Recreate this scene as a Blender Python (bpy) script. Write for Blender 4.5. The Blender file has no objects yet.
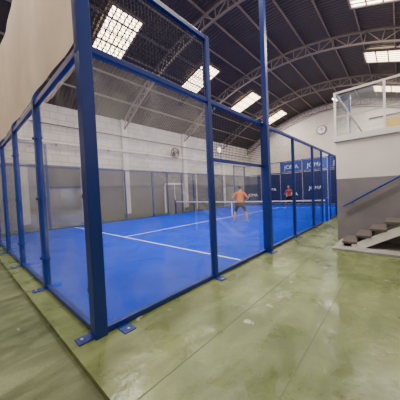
import bpy, bmesh, math, random
from mathutils import Vector, Matrix
random.seed(4)
D=bpy.data; SC=bpy.context.scene
def link(o):
    SC.collection.objects.link(o); return o
# ---------------------------------------------------------------- materials
def mat(name,col,rough=.5,metal=0,noise=None,bump=None,spec=.5,emit=None):
    m=D.materials.new(name); m.use_nodes=True; nt=m.node_tree; b=nt.nodes['Principled BSDF']
    b.inputs['Base Color'].default_value=(*col,1); b.inputs['Roughness'].default_value=rough
    b.inputs['Metallic'].default_value=metal; b.inputs['Specular IOR Level'].default_value=spec
    if emit:
        b.inputs['Emission Color'].default_value=(*emit[0],1); b.inputs['Emission Strength'].default_value=emit[1]
    tc=nt.nodes.new('ShaderNodeTexCoord')
    if noise:
        n=nt.nodes.new('ShaderNodeTexNoise'); n.inputs['Scale'].default_value=noise[0]; n.inputs['Detail'].default_value=6
        nt.links.new(tc.outputs['Object'],n.inputs['Vector'])
        r=nt.nodes.new('ShaderNodeValToRGB'); r.color_ramp.elements[0].position=.3; r.color_ramp.elements[1].position=.7
        r.color_ramp.elements[0].color=(*noise[1],1); r.color_ramp.elements[1].color=(*col,1)
        nt.links.new(n.outputs['Fac'],r.inputs['Fac']); nt.links.new(r.outputs['Color'],b.inputs['Base Color'])
    if bump:
        n=nt.nodes.new('ShaderNodeTexNoise'); n.inputs['Scale'].default_value=bump[0]
        nt.links.new(tc.outputs['Object'],n.inputs['Vector'])
        k=nt.nodes.new('ShaderNodeBump'); k.inputs['Strength'].default_value=bump[1]; k.inputs['Distance'].default_value=.02
        nt.links.new(n.outputs['Fac'],k.inputs['Height']); nt.links.new(k.outputs['Normal'],b.inputs['Normal'])
    return m
M={}
M['blue']=mat('blue_powder_coat',(.006,.028,.21),.35)
M['wire']=mat('dark_blue_wire',(.006,.010,.03),.6,spec=.15)
M['turf']=mat('blue_turf',(.004,.055,.74),.9,noise=(1.3,(.003,.042,.61)),bump=(400,.5),spec=.05)
M['line']=mat('white_court_paint',(.8,.85,.9),.8)
M['tarp']=mat('cream_canvas',(.90,.76,.62),.8,noise=(2.5,(.82,.68,.54)),bump=(3,.2))
M['truss']=mat('truss_steel',(.22,.18,.155),.6)
M['white']=mat('white_paint',(.76,.71,.67),.6,noise=(1.5,(.66,.61,.58)))
M['whitemetal']=mat('white_metal',(.74,.72,.70),.4)
M['grey']=mat('grey_paint',(.22,.205,.215),.6,noise=(1.2,(.16,.15,.16)))
M['concrete']=mat('concrete',(.33,.33,.31),.7,noise=(4,(.22,.22,.2)))
M['tread']=mat('dark_tread',(.10,.085,.08),.6)
M['riser']=mat('step_riser',(.30,.28,.27),.6)
M['navy']=mat('navy_banner',(.006,.014,.07),.5)
M['banner']=mat('blue_banner',(.02,.06,.26),.5)
M['txt']=mat('white_print',(.85,.87,.9),.5)
M['black']=mat('black_rubber',(.015,.015,.017),.5)
M['steel']=mat('galvanised_steel',(.5,.5,.5),.4,.6)
M['net']=mat('net_cord',(.02,.02,.025),.7)
M['lamp']=mat('lamp_glow',(1,1,1),.5,emit=((1,.93,.82),14))
M['sky']=mat('skylight_glow',(1,1,1),.5,emit=((1,.78,.48),11))
M['disc']=mat('round_lamp_glow',(1,1,1),.5,emit=((1,.97,.9),2.5))
M['yellow']=mat('yellow_board',(.6,.42,.08),.5)
M['skin']=mat('skin',(.42,.22,.14),.5); M['orange']=mat('orange_shirt',(.72,.17,.02),.7)
M['red']=mat('red_shirt',(.6,.08,.03),.7)
M['shorts']=mat('dark_shorts',(.012,.014,.028),.8,spec=.2); M['hair']=mat('dark_hair',(.02,.013,.01),.7)
M['shoe']=mat('white_shoe',(.6,.6,.6),.5); M['eye']=mat('eye',(.02,.02,.02),.2)
# green floor
def floor_mat(name,c1,c2,grime=.5,ro=(.22,.45)):
    m=D.materials.new(name); m.use_nodes=True; nt=m.node_tree; N=nt.nodes; L=nt.links; b=N['Principled BSDF']
    tc=N.new('ShaderNodeTexCoord')
    def noise(s,det=8,dist=0,stretch=None):
        n=N.new('ShaderNodeTexNoise'); n.inputs['Scale'].default_value=s; n.inputs['Detail'].default_value=det
        n.inputs['Distortion'].default_value=dist
        if stretch:
            mp=N.new('ShaderNodeMapping'); mp.inputs['Scale'].default_value=stretch; L.new(tc.outputs['Object'],mp.inputs['Vector']); L.new(mp.outputs['Vector'],n.inputs['Vector'])
        else: L.new(tc.outputs['Object'],n.inputs['Vector'])
        return n
    def ramp(src,p0,p1,a,c):
        r=N.new('ShaderNodeValToRGB'); r.color_ramp.elements[0].position=p0; r.color_ramp.elements[1].position=p1
        r.color_ramp.elements[0].color=(*a,1); r.color_ramp.elements[1].color=(*c,1); L.new(src,r.inputs['Fac']); return r
    def mix(f,a,c,bl='MIX'):
        mx=N.new('ShaderNodeMix'); mx.data_type='RGBA'; mx.blend_type=bl
        if isinstance(f,float): mx.inputs[0].default_value=f
        else: L.new(f,mx.inputs[0])
        L.new(a,mx.inputs[6])
        if isinstance(c,tuple): mx.inputs[7].default_value=(*c,1)
        else: L.new(c,mx.inputs[7])
        return mx.outputs[2]
    base=ramp(noise(.9,10,.6).outputs['Fac'],.36,.64,c1,c2).outputs['Color']
    st=ramp(noise(3.3,5,.3).outputs['Fac'],.69,.705,(0,0,0),(1,1,1)).outputs['Color']
    x=mix(st,base,(.50,.50,.38))
    gr=ramp(noise(2.6,10,1.2,(.5,1.6,1)).outputs['Fac'],.42,.60,(.62,.62,.55),(1,1,1)).outputs['Color']
    x=mix(grime,x,gr,'MULTIPLY')
    sp=ramp(noise(18,4).outputs['Fac'],.68,.72,(1,1,1),(.45,.42,.36)).outputs['Color']
    x=mix(.8,x,sp,'MULTIPLY')
    fine=ramp(noise(60,6).outputs['Fac'],.3,.7,(.82,.82,.82),(1.05,1.05,1.05)).outputs['Color']
    x=mix(1.0,x,fine,'MULTIPLY'); L.new(x,b.inputs['Base Color'])
    rr=ramp(noise(2.2,8,.6).outputs['Fac'],.38,.62,(ro[0],)*3,(ro[1],)*3); L.new(rr.outputs['Color'],b.inputs['Roughness'])
    k=N.new('ShaderNodeBump'); k.inputs['Strength'].default_value=.6; k.inputs['Distance'].default_value=.02
    L.new(noise(4,8).outputs['Fac'],k.inputs['Height']); L.new(k.outputs['Normal'],b.inputs['Normal'])
    return m
M['floor']=floor_mat('green_floor_paint',(.115,.155,.05),(.205,.25,.10),.6)
M['floor2']=floor_mat('worn_green_floor_paint',(.095,.125,.055),(.17,.205,.10),.9,(.3,.55))
M['seam']=mat('floor_seam',(.09,.12,.05),.6)
# roof
def roof_mat():
    m=mat('corrugated_roof',(.058,.042,.035),.65); nt=m.node_tree; N=nt.nodes; L=nt.links
    tc=N.new('ShaderNodeTexCoord'); w=N.new('ShaderNodeTexWave'); w.bands_direction='X'; w.inputs['Scale'].default_value=1.6
    L.new(tc.outputs['Object'],w.inputs['Vector'])
    k=N.new('ShaderNodeBump'); k.inputs['Distance'].default_value=.05; L.new(w.outputs['Fac'],k.inputs['Height'])
    L.new(k.outputs['Normal'],N['Principled BSDF'].inputs['Normal'])
    return m
M['roof']=roof_mat()
def brick_mat():
    m=mat('whitewashed_brick',(.7,.68,.64),.7); nt=m.node_tree; N=nt.nodes; L=nt.links
    tc=N.new('ShaderNodeTexCoord'); mp=N.new('ShaderNodeMapping'); mp.inputs['Rotation'].default_value=(math.pi/2,0,0)
    L.new(tc.outputs['Object'],mp.inputs['Vector'])
    br=N.new('ShaderNodeTexBrick'); br.inputs['Scale'].default_value=1.0; br.inputs['Color1'].default_value=(.70,.655,.62,1)
    br.inputs['Color2'].default_value=(.60,.56,.53,1); br.inputs['Mortar'].default_value=(.38,.36,.34,1)
    br.inputs['Brick Width'].default_value=.8; br.inputs['Row Height'].default_value=.4; br.inputs['Mortar Size'].default_value=.015
    L.new(mp.outputs['Vector'],br.inputs['Vector']); L.new(br.outputs['Color'],N['Principled BSDF'].inputs['Base Color'])
    return m
M['brick']=brick_mat()
def glass_mat(name,haze=.03,ior=1.5):
    m=D.materials.new(name); m.use_nodes=True; nt=m.node_tree; N=nt.nodes; L=nt.links; N.remove(N['Principled BSDF'])
    out=N['Material Output']; t=N.new('ShaderNodeBsdfTransparent'); t.inputs['Color'].default_value=(.97,.985,.985,1)
    g=N.new('ShaderNodeBsdfGlossy'); g.inputs['Roughness'].default_value=.015
    d=N.new('ShaderNodeBsdfDiffuse'); d.inputs['Color'].default_value=(.8,.85,.9,1)
    f=N.new('ShaderNodeFresnel'); f.inputs['IOR'].default_value=ior
    ge=N.new('ShaderNodeNewGeometry'); inv=N.new('ShaderNodeMath'); inv.operation='SUBTRACT'; inv.inputs[0].default_value=1
    L.new(ge.outputs['Backfacing'],inv.inputs[1]); mu=N.new('ShaderNodeMath'); mu.operation='MULTIPLY'
    L.new(f.outputs[0],mu.inputs[0]); L.new(inv.outputs[0],mu.inputs[1])
    tc=N.new('ShaderNodeTexCoord'); n=N.new('ShaderNodeTexNoise'); n.inputs['Scale'].default_value=1.6; n.inputs['Detail'].default_value=7; n.inputs['Distortion'].default_value=.8
    L.new(tc.outputs['Object'],n.inputs['Vector']); mr=N.new('ShaderNodeMapRange'); mr.inputs[1].default_value=.4; mr.inputs[2].default_value=.75
    mr.inputs[3].default_value=haze*.4; mr.inputs[4].default_value=haze*3; L.new(n.outputs['Fac'],mr.inputs[0])
    a=N.new('ShaderNodeMixShader'); b=N.new('ShaderNodeMixShader'); L.new(mr.outputs[0],b.inputs[0])
    L.new(mu.outputs[0],a.inputs[0]); L.new(t.outputs[0],a.inputs[1]); L.new(g.outputs[0],a.inputs[2])
    L.new(a.outputs[0],b.inputs[1]); L.new(d.outputs[0],b.inputs[2]); L.new(b.outputs[0],out.inputs['Surface'])
    return m
M['glass']=glass_mat('tempered_glass',.045,2.0)
# ---------------------------------------------------------------- mesh builder
class B:
    def __init__(s): s.v=[];s.f=[];s.mi=[];s.ms=[]
    def _m(s,m):
        if m not in s.ms: s.ms.append(m)
        return s.ms.index(m)
    def box(s,a,b,m):
        a,b=[min(a[i],b[i]) for i in range(3)],[max(a[i],b[i]) for i in range(3)]
        n=len(s.v)
        s.v+=[(x,y,z) for x in (a[0],b[0]) for y in (a[1],b[1]) for z in (a[2],b[2])]
        for q in ((0,1,3,2),(4,6,7,5),(0,4,5,1),(2,3,7,6),(0,2,6,4),(1,5,7,3)):
            s.f.append([n+i for i in q]); s.mi.append(s._m(m))
        return s
    def bar(s,p,q,w,m,h=None,n=4):
        p=Vector(p);q=Vector(q);d=(q-p).normalized(); h=h or w
        up=Vector((0,0,1)) if abs(d.z)<.95 else Vector((1,0,0))
        u=d.cross(up).normalized(); v=u.cross(d); k=len(s.v)
        ang=[math.pi/4+i*2*math.pi/n for i in range(n)]; sc=math.sqrt(2) if n==4 else 1
        for c in (p,q):
            for a in ang: s.v.append(tuple(c+u*math.cos(a)*w/2*sc+v*math.sin(a)*h/2*sc))
        for i in range(n):
            j=(i+1)%n; s.f.append([k+i,k+j,k+n+j,k+n+i]); s.mi.append(s._m(m))
        s.f.append([k+i for i in range(n)][::-1]); s.mi.append(s._m(m))
        s.f.append([k+n+i for i in range(n)]); s.mi.append(s._m(m))
        return s
    def disc(s,c,axis,r,t,m,n=32):
        c=Vector(c);a=Vector(axis).normalized(); return s.bar(c-a*t/2,c+a*t/2,2*r,m,n=n)
    def ring(s,c,axis,r,w,m,n=28):
        c=Vector(c);a=Vector(axis).normalized(); u=a.orthogonal().normalized(); v=a.cross(u)
        P=[c+u*r*math.cos(2*math.pi*i/n)+v*r*math.sin(2*math.pi*i/n) for i in range(n)]
        for i in range(n): s.bar(P[i],P[(i+1)%n],w,m)
    def poly(s,pts,m):
        k=len(s.v); s.v+=[tuple(p) for p in pts]; s.f.append(list(range(k,k+len(pts)))); s.mi.append(s._m(m))
    def obj(s,name,parent=None,bevel=0):
        me=D.meshes.new(name); me.from_pydata(s.v,[],s.f)
        for m in s.ms: me.materials.append(M[m])
        me.polygons.foreach_set('material_index',s.mi); me.update()
        bm=bmesh.new(); bm.from_mesh(me); bmesh.ops.recalc_face_normals(bm,faces=bm.faces); bm.to_mesh(me); bm.free()
        o=link(D.objects.new(name,me)); 
        if parent: o.parent=parent
        if bevel:
            k=o.modifiers.new('bevel','BEVEL'); k.width=bevel; k.segments=2
        return o
def empty(name,loc=(0,0,0)):
    e=link(D.objects.new(name,None)); e.location=loc; return e
# ================================================================= hall shell
YL,YR=12.0,-6.2; YC=(YL+YR)/2; HW=(YL-YR)/2; ZS,ZA=6.8,9.9; XB,XF=-7.0,24.6
def zr(y): return ZS+(ZA-ZS)*(1-((y-YC)/HW)**2)
b=B(); b.box((-.28,YR,-.2),(XF,YL,0),'floor'); b.box((XB,YR,-.2),(-.28,YL,-.055),'floor2')
for y in (-.98,-1.76): b.box((-.28,y-.005,0),(6.2 if y<-1 else XF,y+.005,.002),'seam')
b.obj('floor')
b=B()
b.box((XB,YL,-.2),(XF,YL+.25,3.4),'grey'); b.box((XB,YL,3.4),(XF,YL+.25,ZS+.12),'brick')
b.obj('wall_left')
for x in (-4.4,1.4,7.2,13,18.8):
    b=B(); b.box((x-.2,YL-.18,0),(x+.2,YL-.001,ZS),'white'); b.box((x-.24,YL-.22,ZS-.3),(x+.24,YL-.001,ZS-.18),'white'); b.box((x-.23,YL-.21,0),(x+.23,YL-.001,.25),'grey'); b.obj('wall_pilaster')
def endwall(name,x0,x1):
    b=B(); b.box((x0,YR,-.2),(x1,YL,ZS),'white')
    n=32; ys=[YR+(YL-YR)*i/n for i in range(n+1)]
    for i in range(n):
        for x in (x0,x1):
            b.poly([(x,ys[i],ZS),(x,ys[i+1],ZS),(x,ys[i+1],zr(ys[i+1])+.02),(x,ys[i],zr(ys[i])+.02)],'white')
    b.obj(name)
endwall('wall_far',XF,XF+.2); endwall('wall_back',XB-.2,XB)
b=B(); b.box((XB,YR-.25,-.2),(XF,YR,3),'grey'); b.box((XB,YR-.25,3),(XF,YR,ZS+.12),'white'); b.obj('wall_right')
b=B(); n=40; ys=[YR-.25+(YL-YR+.5)*i/n for i in range(n+1)]
for i in range(n):
    y0,y1=ys[i],ys[i+1]
    b.poly([(XB-.2,y0,zr(y0)),(XF+.2,y0,zr(y0)),(XF+.2,y1,zr(y1)),(XB-.2,y1,zr(y1))],'roof')
b.obj('ceiling')
b=B()
for i in range(1,14):
    y=YR+(YL-YR)*i/14; b.bar((XB,y,zr(y)-.07),(XF,y,zr(y)-.07),.05,'truss',.1)
b.obj('roof_purlin')
for x in (-4.4,1.4,7.2,13.0,18.8,24.2):
    b=B(); n=26; T=[];U=[]
    for i in range(n+1):
        y=YR+.05+(YL-YR-.1)*i/n; T.append(Vector((x,y,zr(y)-.17)))
        dy=(y-YC)/HW; U.append(Vector((x,y-dy*.25 if 0<i<n else y,zr(y)-.17-.55)))
    for i in range(n):
        b.bar(T[i],T[i+1],.08,'truss'); b.bar(U[i],U[i+1],.08,'truss')
        b.bar(T[i],U[i],.035,'truss')
        if i%2: b.bar(T[i],U[i+1],.035,'truss')
        else: b.bar(U[i],T[i+1],.035,'truss')
    b.bar(T[n],U[n],.06,'truss')
    b.obj('roof_truss')
def skylight(x,y):
    s=math.atan(-(ZA-ZS)*2*(y-YC)/HW**2); c=Vector((x,y,zr(y)-.16)); R=Matrix.Rotation(s,4,'X')
    b=B(); lx,ly=.75,1.15
    b.box((-lx,-ly,0),(lx,ly,.04),'sky')
    for sx in (-1,1): b.box((sx*lx-.04,-ly-.04,-.05),(sx*lx+.04,ly+.04,.08),'truss')
    for sy in (-1,1): b.box((-lx,sy*ly-.04,-.05),(lx,sy*ly+.04,.08),'truss')
    for i in range(1,6): xx=-lx+2*lx*i/6; b.box((xx-.03,-ly,-.02),(xx+.03,ly,-.002),'truss')
    for i in range(1,4): yy=-ly+2*ly*i/4; b.box((-lx,yy-.03,-.02),(lx,yy+.03,-.002),'truss')
    o=b.obj('skylight'); o.matrix_world=Matrix.Translation(c)@R
    l=D.lights.new('skylight_light','AREA'); l.shape='RECTANGLE'; l.size=1.4; l.size_y=2.1; l.energy=320; l.color=(1,.89,.78)
    lo=link(D.objects.new('skylight_light',l)); lo.parent=o; lo.location=(0,0,-.08)
for x in (-1.5,4.3,10.1,15.9,21.7): skylight(x+.18,7.3); skylight(x+.15,-2.0)
# ================================================================= court
b=B(); b.box((.0,0,0),(20,10,.012),'turf')
for x in (3.05,16.95): b.box((x-.025,.05,.012),(x+.025,9.95,.015),'line')
b.box((3.05,4.975,.012),(16.95,5.025,.0151),'line'); b.obj('padel_court_turf')
enc=empty('glass_court_enclosure')
P=.05
b=B()
def post(x,y,h,w=P): b.box((x-w,y-w,.0),(x+w,y+w,h),'blue')
for y in (0,10):
    for x in range(0,21,2):
        if x==10: 
            for xx in (9.3,10.7): post(xx,y,3.05,.035)
            continue
        h=4.1 if x in (2,18) else 3.05
        if x in (0,20): h=5.0 if x==0 else 4.1
        if x in (2,18): post(x,y,4.1,.045)
        elif x in (0,20): post(x,y,h,.065)
        else: post(x,y,h,.04)
    b.box((0,y-.035,4.03),(2,y+.035,4.1),'blue'); b.box((18,y-.035,4.03),(20,y+.035,4.1),'blue')
    b.box((0,y-.035,3.0),(20,y+.035,3.07),'blue')
    b.box((2,y-.03,2.02),(4,y+.03,2.08),'blue'); b.box((16,y-.03,2.02),(18,y+.03,2.08),'blue')
    b.box((0,y-.035,.012),(9.3,y+.035,.07),'blue'); b.box((10.7,y-.035,.012),(20,y+.035,.07),'blue')
for x in (0,20):
    for y in (2,4,6,8): post(x,y,4.1,.05)
    b.box((x-.035,0,3.0),(x+.035,10,3.08),'blue'); b.box((x-.035,0,4.03),(x+.035,10,4.1),'blue')
    b.box((x-.035,0,.012),(x+.035,10,.07),'blue')
for y in (0.05,2,4,6,8,10): b.box((-.21,y-.07 ,0),(-.05,y+.07,.012),'blue'); b.disc((-.16,y,.016),(0,0,1),.015,.015,'steel',8)
for x in (.25,2,4,6,8): b.box((x-.07,-.21,0),(x+.07,-.04,.012),'blue'); b.disc((x,-.16,.016),(0,0,1),.015,.015,'steel',8)
b.obj('frame',enc,.004)
b=B(); g=.012/2
for k in range(5):
    for x in (0,20): b.box((x-g,k*2+.07,.07),(x+g,k*2+1.93,2.99),'glass')
for y in (0,10):
    for x0 in (0,18): b.box((x0+.07,y-g,.07),(x0+1.93,y+g,2.99),'glass')
    for x0 in (2,16): b.box((x0+.06,y-g,.07),(x0+1.94,y+g,2.01),'glass')
b.obj('glass_panels',enc)
b=B()
def wmesh(o,u,L,z0,z1,sp=.05,w=.004):
    o=Vector(o);u=Vector(u)
    for i in range(1,int(L/sp)): p=o+u*(i*sp); b.bar((p.x,p.y,z0),(p.x,p.y,z1),w,'wire')
    for j in range(int((z1-z0)/sp)+1): z=z0+j*sp; b.bar((o.x,o.y,z),(o.x+u.x*L,o.y+u.y*L,z),w,'wire')
for y in (0,10):
    wmesh((0,y,0),(1,0,0),2,3.07,4.03,.05,.006); wmesh((18,y,0),(1,0,0),2,3.07,4.03)
    wmesh((2,y,0),(1,0,0),2,2.08,3.0,.05,.005); wmesh((16,y,0),(1,0,0),2,2.08,3.0)
    wmesh((4,y,0),(1,0,0),5.3,.07,3.0); wmesh((10.7,y,0),(1,0,0),5.3,.07,3.0)
for x in (0,20): wmesh((x,0,0),(0,1,0),10,3.08,4.03,.05 if x==0 else .1)
b.obj('wire_mesh',enc)
b=B()
for k in range(0,6):
    for z in (.5,1.5,2.5):
        for s in (-1,1):
            if 0<k<5 or (k==0 and s>0) or (k==5 and s<0): b.box((-.065,k*2+s*.07-.02,z-.02),(-.01,k*2+s*.07+.02,z+.02),'blue')
b.obj('glass_clamps',enc)
# tarp
nx,nz=160,20
vs=[];fs=[]
for i in range(nx+1):
    for j in range(nz+1):
        y=-.02+10.1*i/nx; z=3.03+1.97*j/nz
        vs.append((-.10-.012*math.sin(y*3.1+z*1.2)-.006*math.sin(y*7-z*3),y,z))
for i in range(nx):
    for j in range(nz):
        a=i*(nz+1)+j; fs.append((a,a+nz+1,a+nz+2,a+1))
me=D.meshes.new('canvas_tarp'); me.from_pydata(vs,[],fs); me.materials.append(M['tarp'])
for p in me.polygons: p.use_smooth=True
link(D.objects.new('canvas_tarp',me))
b=B(); b.bar((-.03,0,5.0),(-.03,10.05,5.0),.05,'blue')
for y in (2,4,6,8,10): b.bar((-.03,y,4.1),(-.03,y,5.0),.05,'blue')
b.obj('tarp_rail',enc)
# net
b=B(); X=10.
for y in (0.0,10.0):
    b.box((X-.05,y-.05,.0),(X+.05,y+.05,1.05),'blue')
def nz_(y): return .92-.04*(1-((y-5)/5)**2)
for i in range(40):
    y0,y1=.05+9.9*i/40,.05+9.9*(i+1)/40
    b.bar((X,y0,nz_(y0)),(X,y1,nz_(y1)),.012,'line',.06)
for i in range(1,198): y=.05*i+.05; b.bar((X,y,.03),(X,y,nz_(y)),.004,'net')
for j in range(18): b.bar((X,.05,.03+.05*j),(X,9.95,.03+.05*j),.004,'net')
b.box((X-.012,4.975,.02),(X+.012,5.025,.88),'line')
b.obj('court_net')
# light pole
def pole(x,y,s):
    b=B(); b.box((x-.055,y-.055+.0,0),(x+.055,y+.055,7.2),'blue')
    b.box((x-.12,y-.12,0),(x+.12,y+.09,.011),'blue')
    b.bar((x,y,7.15),(x,y+s*.9,7.25),.07,'blue'); b.box((x-.35,y+s*.7-.2,7.2),(x+.35,y+s*.7+.2,7.28),'black')
    b.box((x-.32,y+s*.7-.17,7.185),(x+.32,y+s*.7+.17,7.199),'lamp')
    o=b.obj('floodlight_pole')
    l=D.lights.new('floodlight','AREA'); l.shape='RECTANGLE'; l.size=.6; l.size_y=.35; l.energy=560; l.color=(1,.94,.88)
    lo=link(D.objects.new('floodlight',l)); lo.location=(x,y+s*.7,7.15); lo.rotation_euler=(s*.35,0,0); lo.parent=o
pole(4,-.1,1); pole(16,-.1,1)
# banners
def text(s,loc,size,name,parent,rot):
    c=D.curves.new(name,'FONT'); c.body=s; c.size=size; c.extrude=.004; c.align_x='CENTER'; c.align_y='CENTER'
    t=D.objects.new(name+'_c',c); link(t); bpy.context.view_layer.update()
    me=D.meshes.new_from_object(t.evaluated_get(bpy.context.evaluated_depsgraph_get())); D.objects.remove(t)
    me.materials.clear(); me.materials.append(M['txt']); o=link(D.objects.new(name,me)); o.location=loc; o.rotation_euler=rot; o.parent=parent
rot=(math.pi/2,0,-math.pi/2)
for y in (1,3,5,7,9):
    b=B(); b.box((19.90,y-.93,.15),(19.92,y+.93,2.95),'navy'); o=b.obj('sponsor_banner')
    text('JOMA',(19.89,y,1.0 if y%4==1 else 1.5),.42,'lettering',o,rot)
for y in (1,3,5):
    b=B(); b.box((19.90,y-.93,3.1),(19.92,y+.93,4.0),'banner'); o=b.obj('sponsor_banner')
    text('JOMA',(19.89,y,3.5),.5,'lettering',o,rot)
# ================================================================= left wall details
b=B(); x0,x1=10.7,12.7; y=YL
b.box((x0,y-.04,0),(x1,y-.005,2.3),'grey')
for a,c in (((x0-.12,y-.07,0),(x0,y-.003,2.42)),((x1,y-.07,0),(x1+.12,y-.003,2.42)),((x0-.12,y-.07,2.3),(x1+.12,y-.003,2.42)),((11.67,y-.06,0),(11.73,y-.01,2.3))): b.box(a,c,'whitemetal')
b.bar((11.55,y-.1,1.0),(11.55,y-.1,1.2),.03,'black'); b.obj('door_1')
b=B(); c=Vector((11.6,YL-.45,4.95)); ax=Vector((0,-1,0))
b.bar((11.6,YL,4.7),(11.6,YL-.3,4.9),.05,'black'); b.disc(c+Vector((0,.12,0)),ax,.11,.2,'black',16); b.disc(c,ax,.07,.1,'steel',16)
for r in (.15,.27,.38): b.ring(c-Vector((0,.09,0)),ax,r,.015,'tread')
b.ring(c,ax,.41,.05,'tread'); b.ring(c+Vector((0,.08,0)),ax,.36,.012,'tread')
for i in range(16):
    a=i*math.pi/8; d=Vector((math.cos(a),0,math.sin(a)))
    b.bar(c-Vector((0,.11,0))+d*.04,c-Vector((0,.09,0))+d*.38,.01,'tread'); b.bar(c-Vector((0,.09,0))+d*.38,c+d*.41,.01,'tread')
for i in range(3):
    a=i*2*math.pi/3+.3; d=Vector((math.cos(a),0,math.sin(a))); e=Vector((-math.sin(a),0,math.cos(a)))
    b.poly([c+d*.05-e*.04,c+d*.33-e*.12+Vector((0,.04,0)),c+d*.35+e*.05,c+d*.05+e*.04-Vector((0,.03,0))],'black')
b.obj('wall_fan')
b=B(); b.disc((18.2,YL-.06,6.0),(0,1,0),.32,.12,'whitemetal'); b.disc((18.2,YL-.13,6.0),(0,1,0),.28,.03,'disc'); b.obj('wall_lamp')
b=B(); b.disc((XF-.05,3.5,7.4),(1,0,0),.45,.1,'tread'); b.disc((XF-.11,3.5,7.4),(1,0,0),.38,.03,'txt'); b.bar((XF-.14,3.5,7.4),(XF-.14,3.5,7.65),.03,'black'); b.bar((XF-.14,3.5,7.4),(XF-.14,3.3,7.45),.03,'black'); b.obj('wall_clock')
b=B(); b.bar((XB,YL-.29,4.6),(XF,YL-.29,4.6),.11,'whitemetal',n=10); b.bar((XB,YL-.29,5.6),(XF,YL-.29,5.6),.07,'tread',n=10)
for x in range(-6,24,3): b.box((x-.02,YL-.34,4.52),(x+.02,YL,4.68),'steel')
for x in (4.4,14.2): b.bar((x,YL-.29,0),(x,YL-.29,4.6),.11,'whitemetal',n=10)
b.obj('wall_pipe')
# ================================================================= mezzanine
mz=empty('mezzanine')
WX,WY,Zm=6.2,-1.1,2.88
b=B()
b.box((WX,YR,0),(WX+.15,WY,1.7),'grey'); b.box((WX,YR,1.7),(WX+.15,WY,Zm-.15),'white')
b.box((WX+.15,WY-.15,0),(XF-.01,WY,1.7),'grey'); b.box((WX+.15,WY-.15,1.7),(XF-.01,WY,Zm-.15),'white')
b.obj('mezzanine_walls',mz)
b=B(); b.box((WX-.05,YR+.01,Zm-.15),(13,WY+.05,Zm),'whitemetal'); b.obj('deck_slab',mz)
b=B()
H=1.15
for y in (WY,-2.15,-3.2,-4.3): b.box((WX-.03,y-.025,Zm),(WX+.02,y+.025,Zm+H),'whitemetal')
b.box((WX-.03,-5.2,Zm+H),(WX+.03,WY+.03,Zm+H+.04),'steel'); b.box((WX-.02,-5.2,Zm+.5),(WX+.02,WY+.03,Zm+.53),'steel')
for x in (8.2,10.2,12.8): b.box((x-.025,WY-.03,Zm),(x+.025,WY+.02,Zm+H),'whitemetal')
b.box((WX,WY-.03,Zm+H),(12.8,WY+.03,Zm+H+.04),'steel')
b.box((WX-.01,-5.1,Zm+.08),(WX,WY-.05,Zm+H-.05),'glass'); b.box((WX+.05,WY-.01,Zm+.08),(12.75,WY,Zm+H-.05),'glass')
b.obj('glass_balustrade',mz)
b=B(); b.box((9.6,YR+.01,Zm),(9.7,-2.6,Zm+2.3),'white'); b.box((9.6,-2.7,Zm),(13,-2.6,Zm+2.3),'white'); b.box((9.5,YR+.01,Zm+2.3),(13,-2.5,Zm+2.4),'whitemetal')
b.box((9.57,-4.2,Zm),(9.6,-3.3,Zm+2.0),'grey'); b.obj('upstairs_office',mz)
b=B(); b.box((8.2,-2.5,Zm),(8.6,-1.7,Zm+.75),'whitemetal'); b.box((8.18,-2.47,Zm+.05),(8.2,-2.11,Zm+.7),'yellow'); b.box((8.18,-2.09,Zm+.05),(8.2,-1.73,Zm+.7),'white'); b.box((8.17,-2.52,Zm+.75),(8.63,-1.68,Zm+.79),'tread'); b.obj('storage_cabinet')
# stairs
b=B(); n=17; run,rise=.27,Zm/17
S0=-1.35
b.box((4.95,-4.2,0),(6.19,-1.2,.05),'concrete')
for k in range(n-1):
    y0=S0-run*k; z=rise*(k+1)
    b.box((5.27,y0-run-.03,z-.045),(6.15,y0,z),'tread')
    b.box((5.29,y0-.035,z-rise+.002),(6.13,y0-.015,z-.045),'riser')
for x in (5.31,6.12):
    p=Vector((x,S0-.22,.02)); q=Vector((x,S0-run*(n-1)-.1,rise*(n-2)-.10))
    b.bar(p,q,.045,'whitemetal',.17)
b.bar((5.31,S0-run*8,.05),(5.31,S0-run*8,rise*8-.1),.07,'whitemetal')
b.obj('metal_staircase')
b=B(); p=Vector((6.12,-1.25,.95)); q=p+Vector((0,-run*16,rise*16)); b.bar(p,q,.05,'blue',n=10)
for t in (.05,.3,.55,.8): r=p.lerp(q,t); b.bar(r,r+Vector((.08,0,-.06)),.02,'blue')
b.obj('handrail')
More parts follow.
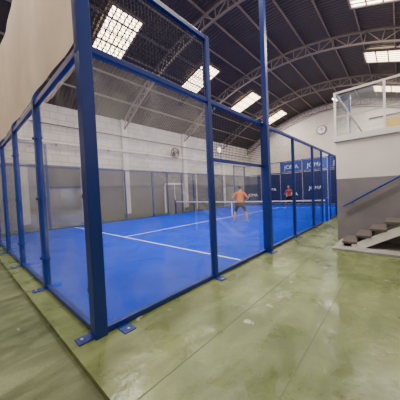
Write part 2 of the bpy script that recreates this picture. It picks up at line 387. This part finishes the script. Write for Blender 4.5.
# ================================================================= people
def skin_mesh(verts,edges,root,sub=2):
    me=D.meshes.new('t'); me.from_pydata([v[:3] for v in verts],edges,[])
    o=link(D.objects.new('t',me)); md=o.modifiers.new('s','SKIN'); md.use_smooth_shade=True
    for i,v in enumerate(verts):
        sv=me.skin_vertices[0].data[i]; r=v[3]; sv.radius=r if isinstance(r,tuple) else (r,r); sv.use_root=(i==root)
    k=o.modifiers.new('ss','SUBSURF'); k.levels=sub; k.render_levels=sub
    bpy.context.view_layer.update()
    r=D.meshes.new_from_object(o.evaluated_get(bpy.context.evaluated_depsgraph_get())); D.objects.remove(o); return r
def player(name,loc,heading,shirt,Lw,Rw,LE,RE):
    bm=bmesh.new(); mats=[shirt,'shorts','skin','shoe','hair','eye']
    V=[(0,0,.92,(.15,.12)),(.04,0,1.10,(.15,.11)),(.09,0,1.26,(.17,.115)),(.12,0,1.38,(.10,.085)),(.145,0,1.485,.055),(.17,0,1.56,.05)]
    E=[(0,1),(1,2),(2,3),(3,4),(4,5)]
    for s,W,El in ((1,Lw,LE),(-1,Rw,RE)):
        k=len(V)
        V+=[(.12,s*.10,1.385,.075),(.12,s*.185,1.375,.064),(El[0],El[1],El[2],.044),(W[0],W[1],W[2],.028)]
        E+=[(3,k),(k,k+1),(k+1,k+2),(k+2,k+3)]
        h=len(V)
        V+=[(.0,s*.10,.84,.11),(.08,s*.19,.66,.088),(.13,s*.25,.48,.058),(.04,s*.28,.30,.056),(-.02,s*.30,.09,.038),(.05,s*.31,.05,.044),(.17,s*.335,.04,.038)]
        E+=[(0,h),(h,h+1),(h+1,h+2),(h+2,h+3),(h+3,h+4),(h+4,h+5),(h+5,h+6)]
    me=skin_mesh(V,E,0,3)
    for p in me.polygons:
        c=p.center
        if c.z<.10: mi=3
        elif c.z<.54: mi=2
        elif c.z<.96: mi=1
        elif c.z>1.465: mi=2
        else: mi=0
        if c.z>.8 and abs(c.y)>.17:
            for W,El in ((Lw,LE),(Rw,RE)):
                El=Vector(El);W=Vector(W); d=W-El; t=(c-El).dot(d)/d.length_squared
                if -.3<t<1.3 and (c-(El+d*t)).length<.07: mi=2
        p.material_index=mi; p.use_smooth=True
    bm.from_mesh(me)
    def sph(c,sc,mi,sub=3,cut=None):
        r=bmesh.ops.create_icosphere(bm,subdivisions=sub,radius=1); vs=r['verts']
        for v in vs:
            co=v.co.copy(); v.co=Vector((c[0]+co.x*sc[0],c[1]+co.y*sc[1],c[2]+co.z*sc[2]))
            if cut: v.co=cut(v.co,co)
        for f in {f for v in vs for f in v.link_faces}: f.material_index=mi; f.smooth=True
    hc=(.185,0,1.635)
    sph(hc,(.095,.076,.118),2,4,lambda p,o: Vector((p.x+(.012 if o.x>.3 and o.z<-.3 else 0),p.y*(1-.22*max(0,-o.z)),p.z)))
    sph((hc[0]-.018,0,hc[2]+.03),(.094,.084,.105),4,3,lambda p,o: Vector((p.x-(.03 if o.x>.4 and o.z<.2 else 0),p.y,max(p.z,hc[2]-.05))))
    sph((hc[0]+.098,0,hc[2]-.012),(.02,.012,.022),2,2)
    for s in (-1,1):
        sph((hc[0]+.082,s*.03,hc[2]+.01),(.012,.013,.009),5,2); sph((hc[0]-.005,s*.078,hc[2]-.01),(.018,.01,.03),2,2)
    sph((hc[0]+.088,0,hc[2]-.055),(.012,.024,.006),0,2)
    for s,W,El in ((1,Lw,LE),(-1,Rw,RE)):
        W=Vector(W); d=(W-Vector(El)).normalized(); side=d.cross(Vector((0,0,1))).normalized(); nrm=side.cross(d)
        hv=[(*(W-d*.02),(.026,.022)),(*(W+d*.05),(.038,.018)),(*(W+d*.085),(.036,.014))]; he=[(0,1),(1,2)]
        m2=skin_mesh(hv,he,0,1)
        for p in m2.polygons: p.material_index=2; p.use_smooth=True
        bm.from_mesh(m2)
        for i,l in enumerate((.07,.08,.075,.06)):
            q=W+d*.08+side*(.027-.018*i); a=q+d*l*.5-nrm*.008; c2=a+d*l*.25-nrm*l*.4
            m2=skin_mesh([(*q,.009),(*a,.009),(*c2,.008)],[(0,1),(1,2)],0,1)
            for p in m2.polygons: p.material_index=2; p.use_smooth=True
            bm.from_mesh(m2)
        q=W+d*.02+side*s*.025; a=q+d*.03+side*s*.025-nrm*.01; c2=a+d*.03
        m2=skin_mesh([(*q,.011),(*a,.010),(*c2,.009)],[(0,1),(1,2)],0,1)
        for p in m2.polygons: p.material_index=2; p.use_smooth=True
        bm.from_mesh(m2)
    zm=min(v.co.z for v in bm.verts)
    for v in bm.verts: v.co.z-=zm
    me=D.meshes.new(name); bm.to_mesh(me); bm.free()
    for m in mats: me.materials.append(M[m])
    o=link(D.objects.new(name,me)); o.location=loc; o.rotation_euler=(0,0,heading)
    W=Vector(Rw); d=(W-Vector(RE)).normalized(); g0=W+d*.07-Vector((0,0,zm)); rd=Vector((.75,.35,.55)).normalized()
    b=B(); b.bar(g0-rd*.08,g0+rd*.1,.03,'black',n=8); f=g0+rd*.26; axn=rd.cross(Vector((0,0,1))).normalized()
    b.disc(f,axn,.125,.036,'navy',24); b.ring(f,axn,.128,.022,'black',24)
    u=axn.cross(rd)
    b.bar(g0+rd*.08,f-rd*.1+u*.05,.02,'black'); b.bar(g0+rd*.08,f-rd*.1-u*.05,.02,'black')
    b.obj('padel_racket',o)
    return o
player('padel_player',(7.95,3.15,.013),.45,'orange',(.30,.22,1.02),(.32,-.20,1.0),(.06,.38,1.12),(.06,-.38,1.12))
player('padel_player',(16,3.8,.013),math.pi,'red',(.30,.16,1.05),(.34,-.18,1.08),(.08,.34,1.12),(.08,-.34,1.12))
# ================================================================= world + camera
w=D.worlds.new('World'); SC.world=w; w.use_nodes=True; w.node_tree.nodes['Background'].inputs[0].default_value=(.6,.65,.7,1); w.node_tree.nodes['Background'].inputs[1].default_value=.4
th=math.radians(42.2); pt=math.radians(1.8); ro=math.radians(2.5)
F=Vector((math.cos(th)*math.cos(pt),math.sin(th)*math.cos(pt),-math.sin(pt)))
R0=Vector((math.sin(th),-math.cos(th),0)); U0=R0.cross(F)
R=R0*math.cos(ro)-U0*math.sin(ro); U=U0*math.cos(ro)+R0*math.sin(ro)
cam=D.cameras.new('camera'); cam.sensor_width=36; cam.lens=36*221/400; cam.clip_start=.05; cam.clip_end=200
co=link(D.objects.new('camera',cam)); mw=Matrix((R,U,-F)).transposed().to_4x4(); mw.translation=Vector((-.96,-2.41,1.48)); co.matrix_world=mw
SC.camera=co
